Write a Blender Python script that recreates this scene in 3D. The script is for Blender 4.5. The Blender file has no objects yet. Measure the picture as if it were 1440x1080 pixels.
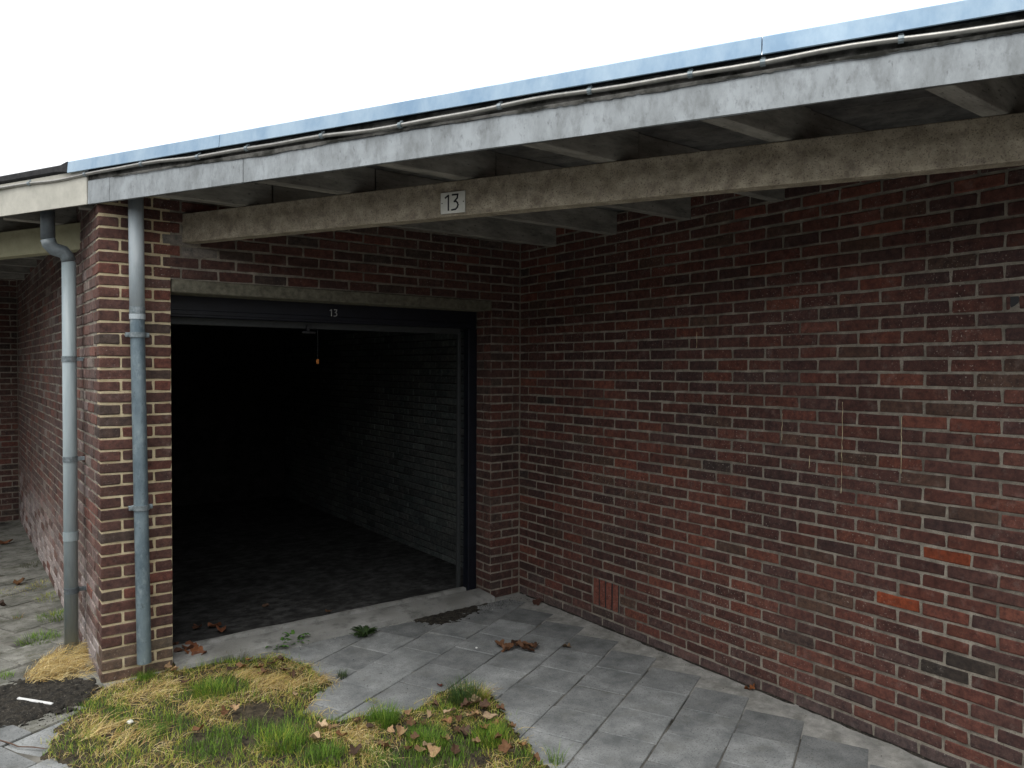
import bpy, math, random
from mathutils import Vector, Matrix, noise
random.seed(13)
scene = bpy.context.scene
COL = scene.collection
R = math.radians

# ------------------------------------------------------------------ camera
CAM = Vector((-3.7067, -4.9049, 1.8744)); FPX = 1047.08
yaw, pitch, roll = 0.6367, -0.0226, 0.0041
F_ = Vector((math.sin(yaw)*math.cos(pitch), math.cos(yaw)*math.cos(pitch), math.sin(pitch)))
R0 = Vector((math.cos(yaw), -math.sin(yaw), 0)); U0 = R0.cross(F_)
R_ = math.cos(roll)*R0 + math.sin(roll)*U0; U_ = -math.sin(roll)*R0 + math.cos(roll)*U0
cd = bpy.data.cameras.new('camera'); cam = bpy.data.objects.new('camera', cd); COL.objects.link(cam)
m = Matrix((R_, U_, -F_)).transposed().to_4x4(); m.translation = CAM; cam.matrix_world = m
cd.sensor_width = 36; cd.lens = FPX/1440*36; cd.clip_start = 0.05; cd.clip_end = 500
scene.camera = cam

# ------------------------------------------------------------------ sky, sun, exposure
SUN_EL, SUN_AZ = R(66), R(238)          # soft sun behind cloud, behind the camera
w = bpy.data.worlds.new('World'); scene.world = w; w.use_nodes = True
nt = w.node_tree; bg = nt.nodes['Background']
sky = nt.nodes.new('ShaderNodeTexSky'); sky.sky_type = 'NISHITA'; sky.sun_disc = False
sky.sun_elevation = SUN_EL; sky.sun_rotation = SUN_AZ; sky.dust_density = 4.0; sky.air_density = 1.0
mx = nt.nodes.new('ShaderNodeMix'); mx.data_type = 'RGBA'
mx.inputs[0].default_value = 0.9            # closed cloud cover over the clear sky
# overcast luminance: three times brighter overhead than at the horizon, the same all round
tc = nt.nodes.new('ShaderNodeTexCoord'); sp = nt.nodes.new('ShaderNodeSeparateXYZ'); mr = nt.nodes.new('ShaderNodeMapRange')
nt.links.new(tc.outputs['Generated'], sp.inputs[0]); nt.links.new(sp.outputs[2], mr.inputs[0])
mr.inputs[1].default_value = 0; mr.inputs[2].default_value = 1; mr.inputs[3].default_value = 10.0; mr.inputs[4].default_value = 30.0
tint = nt.nodes.new('ShaderNodeMix'); tint.data_type = 'RGBA'; tint.blend_type = 'MULTIPLY'; tint.inputs[0].default_value = 1; tint.inputs[7].default_value = (.985, 1.0, 1.02, 1)
nt.links.new(mr.outputs[0], tint.inputs[6]); nt.links.new(tint.outputs[2], mx.inputs[7])
nt.links.new(sky.outputs[0], mx.inputs[6]); nt.links.new(mx.outputs[2], bg.inputs[0]); bg.inputs[1].default_value = 0.10
sd = bpy.data.lights.new('sun', 'SUN'); sd.energy = 1.4; sd.angle = R(45); sd.color = (1, 0.97, 0.92)
sun = bpy.data.objects.new('sun', sd); COL.objects.link(sun)
sdir = Vector((math.sin(SUN_AZ)*math.cos(SUN_EL), math.cos(SUN_AZ)*math.cos(SUN_EL), math.sin(SUN_EL)))
sun.rotation_euler = sdir.to_track_quat('Z', 'Y').to_euler(); sun.location = (-6, -10, 12)
vs = scene.view_settings
vs.view_transform = 'Standard'; vs.look = 'None'; vs.exposure = 0.0; vs.gamma = 1.0; vs.use_curve_mapping = False
scene.cycles.use_denoising = True
scene.render.filter_size = 1.1
scene.cycles.max_bounces = 6; scene.cycles.diffuse_bounces = 4

# ------------------------------------------------------------------ helpers
def proj(P):
    d = Vector(P)-CAM; z = d.dot(F_)
    if z < 0.05: return None
    return (720+FPX*d.dot(R_)/z, 540-FPX*d.dot(U_)/z, z)
def ground(u, v, z=0.0):
    d = F_+R_*((u-720)/FPX)-U_*((v-540)/FPX); return CAM+d*((z-CAM.z)/d.z)
def inview(P, mar=40):
    q = proj(P); return q and -mar < q[0] < 1440+mar and -mar < q[1] < 1080+mar

class MB:
    def __init__(s): s.v = []; s.f = []; s.c = []
    def add(s, vs_, fs, M=None, col=None):
        o = len(s.v)
        s.v += [tuple(M @ Vector(p)) if M else tuple(p) for p in vs_]
        s.f += [tuple(i+o for i in f) for f in fs]
        if col is not None: s.c += [tuple(col)]*len(fs)
        return s
    def box(s, x0, y0, z0, x1, y1, z1, M=None, col=None):
        v = [(x0,y0,z0),(x1,y0,z0),(x1,y1,z0),(x0,y1,z0),(x0,y0,z1),(x1,y0,z1),(x1,y1,z1),(x0,y1,z1)]
        return s.add(v, [(3,2,1,0),(4,5,6,7),(0,1,5,4),(1,2,6,5),(2,3,7,6),(3,0,4,7)], M, col)
    def cbox(s, x0, y0, z0, x1, y1, z1, c=0.004, M=None, j=0.0, rng=random, col=None):   # chamfered box
        v = []; X = (x0, x1); Y = (y0, y1); Z = (z0, z1); idx = {}
        for i in (0,1):
            for k in (0,1):
                for l in (0,1):
                    for ax in range(3):
                        p = [X[i], Y[k], Z[l]]; sg = [1-2*i, 1-2*k, 1-2*l]
                        for a in range(3):
                            if a != ax: p[a] += sg[a]*c
                        idx[i,k,l,ax] = len(v); v.append(tuple(q+rng.uniform(-j, j) for q in p))
        I = idx; f = []
        f += [(I[0,0,0,0],I[0,0,1,0],I[0,1,1,0],I[0,1,0,0]), (I[1,0,0,0],I[1,1,0,0],I[1,1,1,0],I[1,0,1,0])]
        f += [(I[0,0,0,1],I[1,0,0,1],I[1,0,1,1],I[0,0,1,1]), (I[0,1,0,1],I[0,1,1,1],I[1,1,1,1],I[1,1,0,1])]
        f += [(I[0,0,0,2],I[0,1,0,2],I[1,1,0,2],I[1,0,0,2]), (I[0,0,1,2],I[1,0,1,2],I[1,1,1,2],I[0,1,1,2])]
        for a, b, e in ((0,1,2),(0,2,1),(1,2,0)):
            for p in (0,1):
                for q in (0,1):
                    def key(t, ax):
                        k = [0,0,0]; k[a] = p; k[b] = q; k[e] = t; return I[k[0],k[1],k[2],ax]
                    f.append((key(0,a), key(1,a), key(1,b), key(0,b)))
        for i in (0,1):
            for k in (0,1):
                for l in (0,1): f.append((I[i,k,l,0], I[i,k,l,1], I[i,k,l,2]))
        return s.add(v, f, M, col)
    def tube(s, pts, r, n=12, cap=True, col=None):
        pts = [Vector(p) for p in pts]; rings = []
        rr = r if isinstance(r, (list, tuple)) else [r]*len(pts)
        up = None; v = []; f = []
        for i, p in enumerate(pts):
            t = (pts[min(i+1, len(pts)-1)]-pts[max(i-1, 0)]).normalized()
            if up is None: up = t.orthogonal().normalized()
            up = (up-t*up.dot(t)).normalized(); b = t.cross(up)
            for k in range(n):
                a = 2*math.pi*k/n; v.append(p+(up*math.cos(a)+b*math.sin(a))*rr[i])
        for i in range(len(pts)-1):
            for k in range(n):
                a, b2 = i*n+k, i*n+(k+1) % n; f.append((a, b2, b2+n, a+n))
        if cap: f += [tuple(range(n-1, -1, -1)), tuple(range((len(pts)-1)*n, len(pts)*n))]
        return s.add(v, f, None, col)
    def mesh(s, name):
        me = bpy.data.meshes.new(name); me.from_pydata(s.v, [], s.f)
        if s.c:
            at = me.color_attributes.new('Col', 'FLOAT_COLOR', 'CORNER'); i = 0; buf = []
            for p in me.polygons:
                c = s.c[p.index]; buf += [c[0], c[1], c[2], 1.0]*p.loop_total
            at.data.foreach_set('color', buf)
        me.update(); return me
    def build(s, name, mat, parent=None, smooth=False):
        return link(name, s.mesh(name), mat, parent, smooth)
def link(name, me, mat, parent=None, smooth=False):
    if mat and not me.materials: me.materials.append(mat)
    o = bpy.data.objects.new(name, me); COL.objects.link(o); o.parent = parent
    if smooth: me.polygons.foreach_set('use_smooth', [True]*len(me.polygons))
    return o
def empty(name, loc=(0,0,0)):
    o = bpy.data.objects.new(name, None); COL.objects.link(o); o.location = loc; o.empty_display_size = 0.1; return o
def tag(o, label=None, cat=None, group=None, kind=None):
    for k, v in (('label', label), ('category', cat), ('group', group), ('kind', kind)):
        if v: o[k] = v
    return o
def adopt(o, parent):
    o.parent = parent; o.matrix_parent_inverse = Matrix.Translation(-parent.location); return o

# ------------------------------------------------------------------ materials
def new_mat(name):
    mt = bpy.data.materials.new(name); mt.use_nodes = True; t = mt.node_tree
    return mt, t, t.nodes['Principled BSDF']
class T:
    def __init__(s, t): s.t = t
    def n(s, typ, **kw):
        x = s.t.nodes.new('ShaderNode'+typ)
        for k, v in kw.items():
            if isinstance(v, bpy.types.NodeSocket) or k.startswith('i'):
                pass
            else: setattr(x, k, v)
        return x
    def l(s, a, b): s.t.links.new(a, b)
    def pos(s, sc=(1,1,1)):
        g = s.n('NewGeometry'); mp = s.n('Mapping'); mp.inputs['Scale'].default_value = sc
        s.l(g.outputs['Position'], mp.inputs['Vector']); return mp.outputs[0]
    def noise(s, vec, scale, detail=4, rough=0.6):
        x = s.n('TexNoise'); x.inputs['Scale'].default_value = scale; x.inputs['Detail'].default_value = detail
        x.inputs['Roughness'].default_value = rough; s.l(vec, x.inputs['Vector']); return x.outputs[0]
    def ramp(s, fac, a, b, lo=0.0, hi=1.0):
        x = s.n('MapRange'); x.inputs[1].default_value = a; x.inputs[2].default_value = b
        x.inputs[3].default_value = lo; x.inputs[4].default_value = hi; s.l(fac, x.inputs[0]); return x.outputs[0]
    def mix(s, fac, a, b, mode='MIX'):
        x = s.n('Mix'); x.data_type = 'RGBA'; x.blend_type = mode
        for sk, v in ((x.inputs[0], fac), (x.inputs[6], a), (x.inputs[7], b)):
            if isinstance(v, bpy.types.NodeSocket): s.l(v, sk)
            elif isinstance(v, (int, float)): sk.default_value = v
            else: sk.default_value = (*v, 1)
        return x.outputs[2]
    def mul(s, a, b):
        x = s.n('Math'); x.operation = 'MULTIPLY'
        for sk, v in ((x.inputs[0], a), (x.inputs[1], b)):
            if isinstance(v, bpy.types.NodeSocket): s.l(v, sk)
            else: sk.default_value = v
        return x.outputs[0]
    def bump(s, h, bsdf, strength=0.4, dist=0.003):
        x = s.n('Bump'); x.inputs['Strength'].default_value = strength; x.inputs['Distance'].default_value = dist
        s.l(h, x.inputs['Height']); s.l(x.outputs[0], bsdf.inputs['Normal'])
def brick_mat(name, src, bloom=0.25, paint=None):
    mt, t, b = new_mat(name); k = T(t); p = k.pos()
    if src == 'OBJ': c = k.n('ObjectInfo').outputs['Color']
    else:
        a = k.n('VertexColor'); a.layer_name = 'Col'; c = a.outputs[0]
    v = k.noise(p, 26, 6, 0.75); c = k.mix(1.0, c, k.mix(k.ramp(v, .32, .68), (.50,.52,.56), (1.62,1.50,1.42)), 'MULTIPLY')
    c = k.mix(1.0, c, k.mix(k.ramp(k.noise(p, 1.3, 4, .6), .35, .66), (.74,.76,.78), (1.22,1.18,1.15)), 'MULTIPLY')   # broad damp and soot
    fine = k.noise(p, 130, 4, .65); c = k.mix(k.ramp(fine, .55, .72, 0, .45), c, (.03,.024,.024))
    spots = k.noise(p, 95, 3, .6); big = k.noise(p, 1.6, 4, .65)
    c = k.mix(k.mul(k.ramp(spots, .62, .70, 0, min(1, bloom*3)), k.ramp(big, .44, .62)), c, (.52,.46,.40))      # lime specks
    soft = k.noise(p, 12, 6, .75); c = k.mix(k.ramp(soft, .55, .78, 0, bloom*1.3), c, (.34,.29,.26))
    k.l(c, b.inputs['Base Color']); b.inputs['Roughness'].default_value = .88; b.inputs['Specular IOR Level'].default_value = .25
    h = k.mix(.5, k.noise(p, 60, 5, .7), k.noise(p, 320, 3, .6)); k.bump(h, b, .8, .006)
    return mt
def rough_mat(name, c0, c1, scale=20, rough=.9, bump=.4, bscale=120, dist=.003, speck=None, spec=.25, metal=0, stretch=(1,1,1), lo=.35, hi=.68, objvar=0, speck_sc=180, speck_lo=.6, dirt=None):
    mt, t, b = new_mat(name); k = T(t); p = k.pos(stretch)
    c = k.mix(k.ramp(k.noise(p, scale, 6, .68), lo, hi), c0, c1)
    if speck: c = k.mix(k.ramp(k.noise(p, speck_sc, 3, .6), speck_lo, speck_lo+.12, 0, .8), c, speck)
    if dirt: c = k.mix(k.ramp(k.noise(p, dirt[1], 5, .7), dirt[2], dirt[2]+.2, 0, dirt[3]), c, dirt[0])
    if objvar:
        r = k.ramp(k.n('ObjectInfo').outputs['Random'], 0, 1, 1-objvar, 1+objvar)
        x = k.n('CombineColor'); [k.l(r, x.inputs[i]) for i in range(3)]
        c = k.mix(1.0, c, x.outputs[0], 'MULTIPLY')
    k.l(c, b.inputs['Base Color']); b.inputs['Roughness'].default_value = rough
    b.inputs['Specular IOR Level'].default_value = spec; b.inputs['Metallic'].default_value = metal
    if bump: k.bump(k.noise(k.pos(), bscale, 5, .65), b, bump, dist)
    return mt
def plain(name, c, rough=.6, metal=0):
    mt, t, b = new_mat(name); k = T(t); p = k.pos()
    q = k.mix(k.ramp(k.noise(p, 40, 4, .6), .3, .7), tuple(x*.8 for x in c), tuple(min(1, x*1.15) for x in c))
    k.l(q, b.inputs['Base Color']); b.inputs['Roughness'].default_value = rough; b.inputs['Metallic'].default_value = metal
    return mt
M = {}
M['brick_o'] = brick_mat('brick', 'OBJ'); M['brick_v'] = brick_mat('brick_mass', 'ATT')
M['mortar'] = rough_mat('mortar_grey', (.20,.18,.145), (.42,.375,.305), 12, bump=.9, bscale=140, dist=.006, speck=(.12,.10,.085), speck_lo=.56, dirt=((.09,.08,.065), 2.6, .46, .75))
M['mortar_pier'] = rough_mat('mortar_cream', (.50,.41,.25), (.74,.64,.43), 12, bump=.9, bscale=120, dist=.006, speck=(.2,.15,.09))
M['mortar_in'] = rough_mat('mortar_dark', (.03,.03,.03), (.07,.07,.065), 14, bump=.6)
M['lintel'] = rough_mat('lintel_concrete', (.10,.095,.07), (.235,.22,.165), 22, bump=.8, bscale=70, dist=.006, speck=(.05,.05,.03))
M['zinc'] = rough_mat('weathered_zinc', (.22,.237,.24), (.37,.40,.413), 9, rough=.5, bump=.15, bscale=30, dist=.004, metal=.25, spec=.5, stretch=(1,1,.5), lo=.32, hi=.62, speck=(.16,.17,.175), speck_sc=60, speck_lo=.62, dirt=((.13,.138,.137), 22, .5, .55))
M['cap'] = rough_mat('zinc_cap', (.20,.31,.43), (.36,.47,.56), 5, rough=.42, bump=.08, bscale=14, dist=.004, metal=.35, spec=.5, stretch=(1,1,.5))
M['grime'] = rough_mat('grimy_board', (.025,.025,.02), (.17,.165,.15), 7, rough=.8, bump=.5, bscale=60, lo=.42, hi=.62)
M['cream'] = rough_mat('cream_paint', (.42,.41,.35), (.60,.58,.50), 5, rough=.6, bump=.1, spec=.3)
M['beam'] = rough_mat('mildewed_beam', (.25,.215,.155), (.50,.44,.33), 13, rough=.85, bump=.5, bscale=90, speck=(.075,.06,.042), speck_sc=150, speck_lo=.55, dirt=((.15,.12,.10), 24, .49, .6))
M['beam2'] = rough_mat('painted_beam', (.30,.29,.18), (.42,.40,.26), 6, rough=.75, bump=.15)
M['joist'] = rough_mat('grey_joist', (.16,.15,.13), (.36,.34,.295), 14, rough=.9, bump=.4, bscale=80, speck=(.05,.045,.04), speck_sc=100, stretch=(.3,1,1))
M['deck'] = rough_mat('roof_boards', (.10,.10,.095), (.22,.215,.20), 10, rough=.9, bump=.4, bscale=60, objvar=.25, speck=(.04,.04,.04), speck_sc=50, speck_lo=.62)
M['felt'] = rough_mat('roofing_felt', (.02,.02,.022), (.05,.05,.05), 30, bump=.5)
M['tile'] = rough_mat('paving_concrete', (.125,.132,.132), (.275,.283,.278), 5, bump=.6, bscale=260, dist=.002, speck=(.09,.094,.09), speck_sc=120, speck_lo=.54, objvar=.19, dirt=((.13,.13,.115), 6, .52, .5))
M['tile_old'] = rough_mat('old_mossy_slab', (.10,.10,.085), (.27,.265,.235), 6, bump=.7, bscale=120, dist=.005, speck=(.07,.065,.05), speck_sc=160, speck_lo=.55, objvar=.15, dirt=((.045,.045,.025), 7, .48, .75))
M['fill'] = rough_mat('cement_fill', (.20,.20,.185), (.40,.39,.36), 9, bump=.7, bscale=90, dist=.006, speck=(.10,.10,.09), dirt=((.09,.09,.07), 5, .5, .6))
M['sand'] = rough_mat('joint_sand', (.022,.021,.017), (.20,.19,.165), 3.5, bump=.6, bscale=150)
M['earth'] = rough_mat('bare_ground', (.06,.055,.045), (.16,.15,.13), 2, bump=.6)
M['soil'] = rough_mat('dark_soil', (.012,.010,.008), (.10,.08,.05), 30, bump=.9, bscale=110, dist=.012, speck=(.16,.13,.09), speck_sc=130, speck_lo=.66)
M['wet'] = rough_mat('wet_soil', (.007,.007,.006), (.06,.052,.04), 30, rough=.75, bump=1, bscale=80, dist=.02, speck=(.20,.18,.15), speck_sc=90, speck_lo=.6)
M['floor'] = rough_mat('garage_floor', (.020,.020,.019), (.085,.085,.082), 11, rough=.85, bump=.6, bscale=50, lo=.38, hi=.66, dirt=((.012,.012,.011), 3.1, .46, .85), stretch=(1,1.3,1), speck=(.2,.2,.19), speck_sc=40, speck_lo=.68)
M['sill'] = rough_mat('threshold_concrete', (.15,.15,.138), (.38,.38,.36), 8, bump=.7, bscale=70, dist=.006, speck=(.07,.07,.06), dirt=((.07,.065,.05), 4, .48, .6))
M['navy'] = rough_mat('navy_paint', (.003,.004,.008), (.008,.010,.018), 12, rough=.5, bump=.1, spec=.4)
M['steel'] = plain('grey_steel', (.05,.055,.055), .6, .2)
M['dark'] = plain('dark_steel', (.02,.02,.022), .6)
M['pvc'] = rough_mat('grey_pvc', (.23,.285,.30), (.36,.42,.43), 10, rough=.4, bump=.05, spec=.5, stretch=(1,1,.12), dirt=((.15,.17,.165), 16, .55, .6))
M['pvcdark'] = plain('dark_grey_pvc', (.10,.12,.13), .4)
M['pipetop'] = rough_mat('pale_pipe', (.34,.40,.43), (.52,.57,.58), 8, rough=.45, bump=.1, spec=.45, stretch=(1,1,.2), dirt=((.22,.26,.28), 14, .55, .6))
M['zpipe'] = rough_mat('old_zinc_pipe', (.12,.17,.20), (.26,.33,.36), 10, rough=.5, bump=.2, bscale=40, metal=.35, spec=.5, stretch=(1,1,.5), dirt=((.40,.47,.5), 17, .53, .75), speck=(.08,.10,.11), speck_sc=45, speck_lo=.62)
M['clip'] = rough_mat('clamp_zinc', (.16,.20,.21), (.34,.38,.40), 40, rough=.5, metal=.4)
M['conduit'] = plain('galvanised_conduit', (.36,.35,.32), .38, .7)
M['plate'] = rough_mat('sign_white', (.62,.62,.55), (.72,.72,.65), 20, rough=.5, bump=0)
M['ink'] = plain('black_paint', (.008,.008,.008), .5)  # sign digits, and the painted shade inside the broken brick
M['white'] = plain('white_paint', (.7,.7,.68), .6)
M['orange'] = plain('orange_plastic', (.55,.19,.03), .5)
def attr_mat(name, trans=.3, src='ATT'):
    mt, t, b = new_mat(name); k = T(t)
    if src == 'ATT':
        a = k.n('VertexColor'); a.layer_name = 'Col'; c = a.outputs[0]
    else: c = k.n('ObjectInfo').outputs['Color']
    p = k.pos(); c = k.mix(1.0, c, k.mix(k.ramp(k.noise(p, 90, 3), .3, .7), (.7,.7,.7), (1.25,1.25,1.2)), 'MULTIPLY')
    k.l(c, b.inputs['Base Color']); b.inputs['Roughness'].default_value = .7; b.inputs['Specular IOR Level'].default_value = .3
    tr = k.n('BsdfTranslucent'); k.l(c, tr.inputs[0]); ms = k.n('MixShader'); ms.inputs[0].default_value = trans
    k.l(b.outputs[0], ms.inputs[1]); k.l(tr.outputs[0], ms.inputs[2]); k.l(ms.outputs[0], t.nodes['Material Output'].inputs[0])
    return mt
M['grass'] = attr_mat('grass_blades'); M['leaf'] = attr_mat('dead_leaf', .12, 'OBJ')

# ------------------------------------------------------------------ dimensions (metres)
CH, BL = 0.06875, 0.2213                  # brick course, brick pitch
W, DEP = 3.063, 5.84                      # width of one bay, step between bays
OPL, OPR = -2.67, -0.29                   # door opening
ZJ, ZD = 2.81, 2.97                       # underside of joists, underside of roof boards
DA = R(-62.2); D = Vector((math.cos(DA), math.sin(DA), 0)); NI = Vector((-D.y, D.x, 0))  # eave direction, inward normal
P0 = Vector((-1.834, -2.364, 0))          # a point on the fascia
MEAVE = Matrix((D, NI, Vector((0,0,1)))).transposed().to_4x4(); MEAVE.translation = P0   # local: x along eave, y inward

# ------------------------------------------------------------------ bricks
rb = random.Random(5)
def brick_variant(L, Hh, Dp, rng, c=.0035):
    def ring(ins, y, j):
        a, h = L/2-ins, Hh/2-ins; cr = .004
        pts = [(-a+cr,-h),(0,-h),(a-cr,-h),(a,-h+cr),(a,h-cr),(a-cr,h),(0,h),(-a+cr,h),(-a,h-cr),(-a,-h+cr)]
        return [(x+rng.uniform(-j,j), y+rng.uniform(-j,j)*.4, z+rng.uniform(-j,j)) for x, z in pts]
    v = ring(c, 0, .0021)+ring(0, c, .0026)+ring(0, Dp, 0); n = 10
    f = [tuple(range(n))]
    for r in (0, 1):
        for i in range(n):
            a, b = r*n+i, r*n+(i+1) % n; f.append((a, a+n, b+n, b))
    return v, f
BRH = CH-.0125
VARS = [brick_variant(1.0, BRH, .1, rb) for _ in range(1)]
LENS = {}
def variants(L, Dp):
    key = (round(L, 3), Dp)
    if key not in LENS:
        r = random.Random(hash(key) % 1000); LENS[key] = [[brick_variant(L, BRH, Dp, r), None] for _ in range(6)]
    return LENS[key]
def pick(pal, rng):
    t = rng.random()*sum(p[0] for p in pal)
    for p in pal:
        t -= p[0]
        if t <= 0: break
    k = rng.uniform(.76, 1.0); q = p[1]; d = rng.uniform(.93, 1.03) if q[0] < .2 else 1; return (q[0]*k, q[1]*k*d, q[2]*k*d*.94)
PAL_B = [(34,(.098,.050,.045)),(26,(.132,.058,.048)),(16,(.082,.048,.046)),(8,(.160,.064,.049)),(6,(.098,.062,.051)),(.8,(.060,.046,.044))]
PAL_P = [(40,(.118,.064,.056)),(30,(.098,.058,.053)),(14,(.145,.064,.053)),(8,(.085,.064,.058))]
PAL_2 = [(40,(.125,.085,.080)),(30,(.15,.095,.085)),(14,(.17,.085,.072)),(8,(.20,.17,.16))]
PAL_I = [(30,(.115,.14,.145)),(20,(.10,.122,.128)),(8,(.135,.16,.165)),(3,(.085,.10,.105))]
def lay(part, origin, dirv, nrm, rows, pal, rng, limit, depth=.1, special=None, proud=.007):
    """rows: list of (course, s0, s1[, depth]).  Bricks that show largest become children of part, the rest one mesh."""
    o = Vector((*origin, 0)); dv = Vector((*dirv, 0)).normalized(); nv = Vector((*nrm, 0)).normalized()
    items = []
    for row in rows:
        ci, s0, s1 = row[:3]; dp = row[3] if len(row) > 3 else depth
        cz = (ci+.5)*CH; P = o+dv*((s0+s1)/2)+Vector((0,0,cz)); q = proj(P); size = 0
        if q and -30 < q[0] < 1470 and -20 < q[1] < 1100:
            e0, e1 = proj(o+dv*s0+Vector((0,0,cz))), proj(o+dv*s1+Vector((0,0,cz)))
            if e0 and e1: size = abs(e1[0]-e0[0])*CH*FPX/q[2]
        items.append((size, ci, s0, s1, dp, P))
    items.sort(key=lambda t: -t[0]); mb = MB()
    for n, (size, ci, s0, s1, dp, P) in enumerate(items):
        L = s1-s0-.012
        if L < .012: continue
        col = pick(pal, rng)
        if special:
            sp = special(ci, (s0+s1)/2, rng, col)
            if sp is False: continue
            if sp: col = sp
        vv = rng.choice(variants(round(L, 3), dp))
        yv = -nv
        rot = Matrix((dv, yv, Vector((0,0,1)))).transposed().to_4x4()
        rot = rot @ Matrix.Rotation(rng.uniform(-.006, .006), 4, 'Y') @ Matrix.Rotation(rng.uniform(-.008, .008), 4, 'Z')
        rot = rot @ Matrix.Diagonal((1+rng.uniform(-.014, .01), 1, 1+rng.uniform(-.06, .045), 1))
        rot.translation = P+nv*rng.uniform(-.0015, .0025)+Vector((0,0,rng.uniform(-.0012, .0012)))
        if n < limit and size > 40:
            if vv[1] is None: vv[1] = MB().add(*vv[0]).mesh('brick')
            b = link('brick', vv[1], M['brick_o'], part); b.matrix_world = rot; b.color = (*col, 1)
        else: mb.add(vv[0][0], vv[0][1], rot, col)
    if mb.v: tag(mb.build('brick_mass', M['brick_v'], part), kind='stuff')
def course_rows(n0, n1, length, even0, odd0, start=0.0, stop=None):
    out = []
    for c in range(n0, n1):
        s = start; e = even0 if c % 2 == 0 else odd0
        while s < length-1e-4:
            t = min(length, e); 
            if t-s > .02: out.append((c, s, t))
            s = t; e += BL
    return out

# ------------------------------------------------------------------ ground and paving
base = MB(); base.add([(-150,-150,-.07),(150,-150,-.07),(150,150,-.07),(-150,150,-.07)], [(0,1,2,3)])
tag(base.build('ground', M['earth']), kind='structure')
pave = MB(); pave.add([(-9,-9,-.007),(.1,-9,-.007),(.1,.02,-.007),(-3.07,.02,-.007),(-3.2,6.2,-.007),(-9,6.2,-.007)], [(0,1,2,3,4,5)])
pavement = tag(pave.build('pavement', M['sand']), kind='structure')
ta = R(25.7); TE = Vector((math.cos(ta), math.sin(ta), 0)); TN = Vector((math.sin(ta), -math.cos(ta), 0))
PN, PE = .3155, .309
def tile_ok(pts):
    for p in pts:
        if p.x > -.012: return False
        if p.y > -.05 and p.x > -3.10-max(0, p.y)*.017: return False
        if p.y > 5.8: return False
    return True
rt = random.Random(21); tvars = []
for i in range(5):
    tvars.append(MB().cbox(-PE/2+.0034, -PN/2+.0034, -.05, PE/2-.0034, PN/2-.0034, 0, .004, None, .0016, rt).mesh('paving_tile'))
ovars = [MB().cbox(-PE/2+.006, -PN/2+.006, -.05, PE/2-.006, PN/2-.006, 0, .006, None, .003, rt).mesh('paving_tile') for _ in range(5)]
trot = Matrix((TE, -TN, Vector((0,0,1)))).transposed().to_4x4()
cand = []; trim = []
for r in range(-40, 40):
    n0 = 1.112+PN*r; off = -1.428 if r % 2 == 0 else -1.577
    for c in range(-40, 40):
        e0 = off+PE*c; ctr = TE*(e0+PE/2)+TN*(n0+PN/2)
        if ctr.x < -8.5 or ctr.y < -8.5: continue
        pts = [TE*(e0+a*PE)+TN*(n0+b*PN) for a in (0,1) for b in (0,1)]
        if tile_ok(pts): cand.append((ctr, (ctr-Vector((CAM.x, CAM.y, 0))).length))
        elif all(p.x < -.012 for p in pts): trim.append([pts[0], pts[1], pts[3], pts[2]])
cand.sort(key=lambda t: t[1]); nt_ = 0; tmass = MB()
for ctr, dist in cand:
    wob = .0024 if ctr.x > -2.6 else .0045
    mw = trot @ Matrix.Rotation(rt.uniform(-.008, .008)*wob/.002, 4, 'X') @ Matrix.Rotation(rt.uniform(-.008, .008)*wob/.002, 4, 'Y') @ Matrix.Rotation(rt.uniform(-.01, .01), 4, 'Z')
    mw.translation = ctr+Vector((rt.uniform(-.002,.002), rt.uniform(-.002,.002), rt.uniform(-wob, wob)))
    if inview(ctr, 60) and nt_ < 300:
        old = ctr.x < -3.02 and ctr.y > -.35
        o = link('paving_tile', (ovars if old else tvars)[nt_ % 5], M['tile_old' if old else 'tile'], pavement); o.matrix_world = mw; nt_ += 1
    else:
        me = tvars[0]; tmass.add([v.co for v in me.vertices], [tuple(p.vertices) for p in me.polygons], mw)
tag(tmass.build('paving_mass', M['tile'], pavement), kind='stuff')
# tiles cut to fit along the front wall and along the party wall
def clip(pl, nx, ny, c):
    out = []
    for a, b in zip(pl, pl[1:]+pl[:1]):
        da, db = a.x*nx+a.y*ny-c, b.x*nx+b.y*ny-c
        if da <= 0: out.append(a)
        if da*db < 0: out.append(a.lerp(b, da/(da-db)))
    return out
def cut_tile(pl, old):
    if len(pl) < 3: return
    c = sum(pl, Vector())/len(pl); g = .006 if old else .0018; q = []
    ar = abs(sum(a.x*b.y-a.y*b.x for a, b in zip(pl, pl[1:]+pl[:1])))/2
    if ar < .012: return
    q = [p+(c-p)*(g*1.5/max(.05, (c-p).length)) for p in pl]; n = len(q); z = rt.uniform(-.002, .002)
    v = [(p.x, p.y, z+rt.uniform(-.001, .001)) for p in q]+[(p.x, p.y, -.05) for p in q]
    ctr_ccw = sum(a.x*b.y-a.y*b.x for a, b in zip(q, q[1:]+q[:1])) > 0
    f = [tuple(range(n)) if ctr_ccw else tuple(range(n-1, -1, -1))]+[(i, i+n, (i+1) % n+n, (i+1) % n) if ctr_ccw else (i, (i+1) % n, (i+1) % n+n, i+n) for i in range(n)]
    MB().add(v, f).build('cut_tile', M['tile_old' if old else 'tile'], pavement)
for pl in trim:
    c = sum(pl, Vector())/4
    if c.y > 5.6 or c.y < -8: continue
    if c.x > -3.06 and c.y < .3: cut_tile(clip(pl, 0, 1, -.078), False)
    elif c.x < -3.0 and c.y > .0: cut_tile(clip(clip(pl, 1, .0166, -3.085), 0, 1, 5.75), True)
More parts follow.
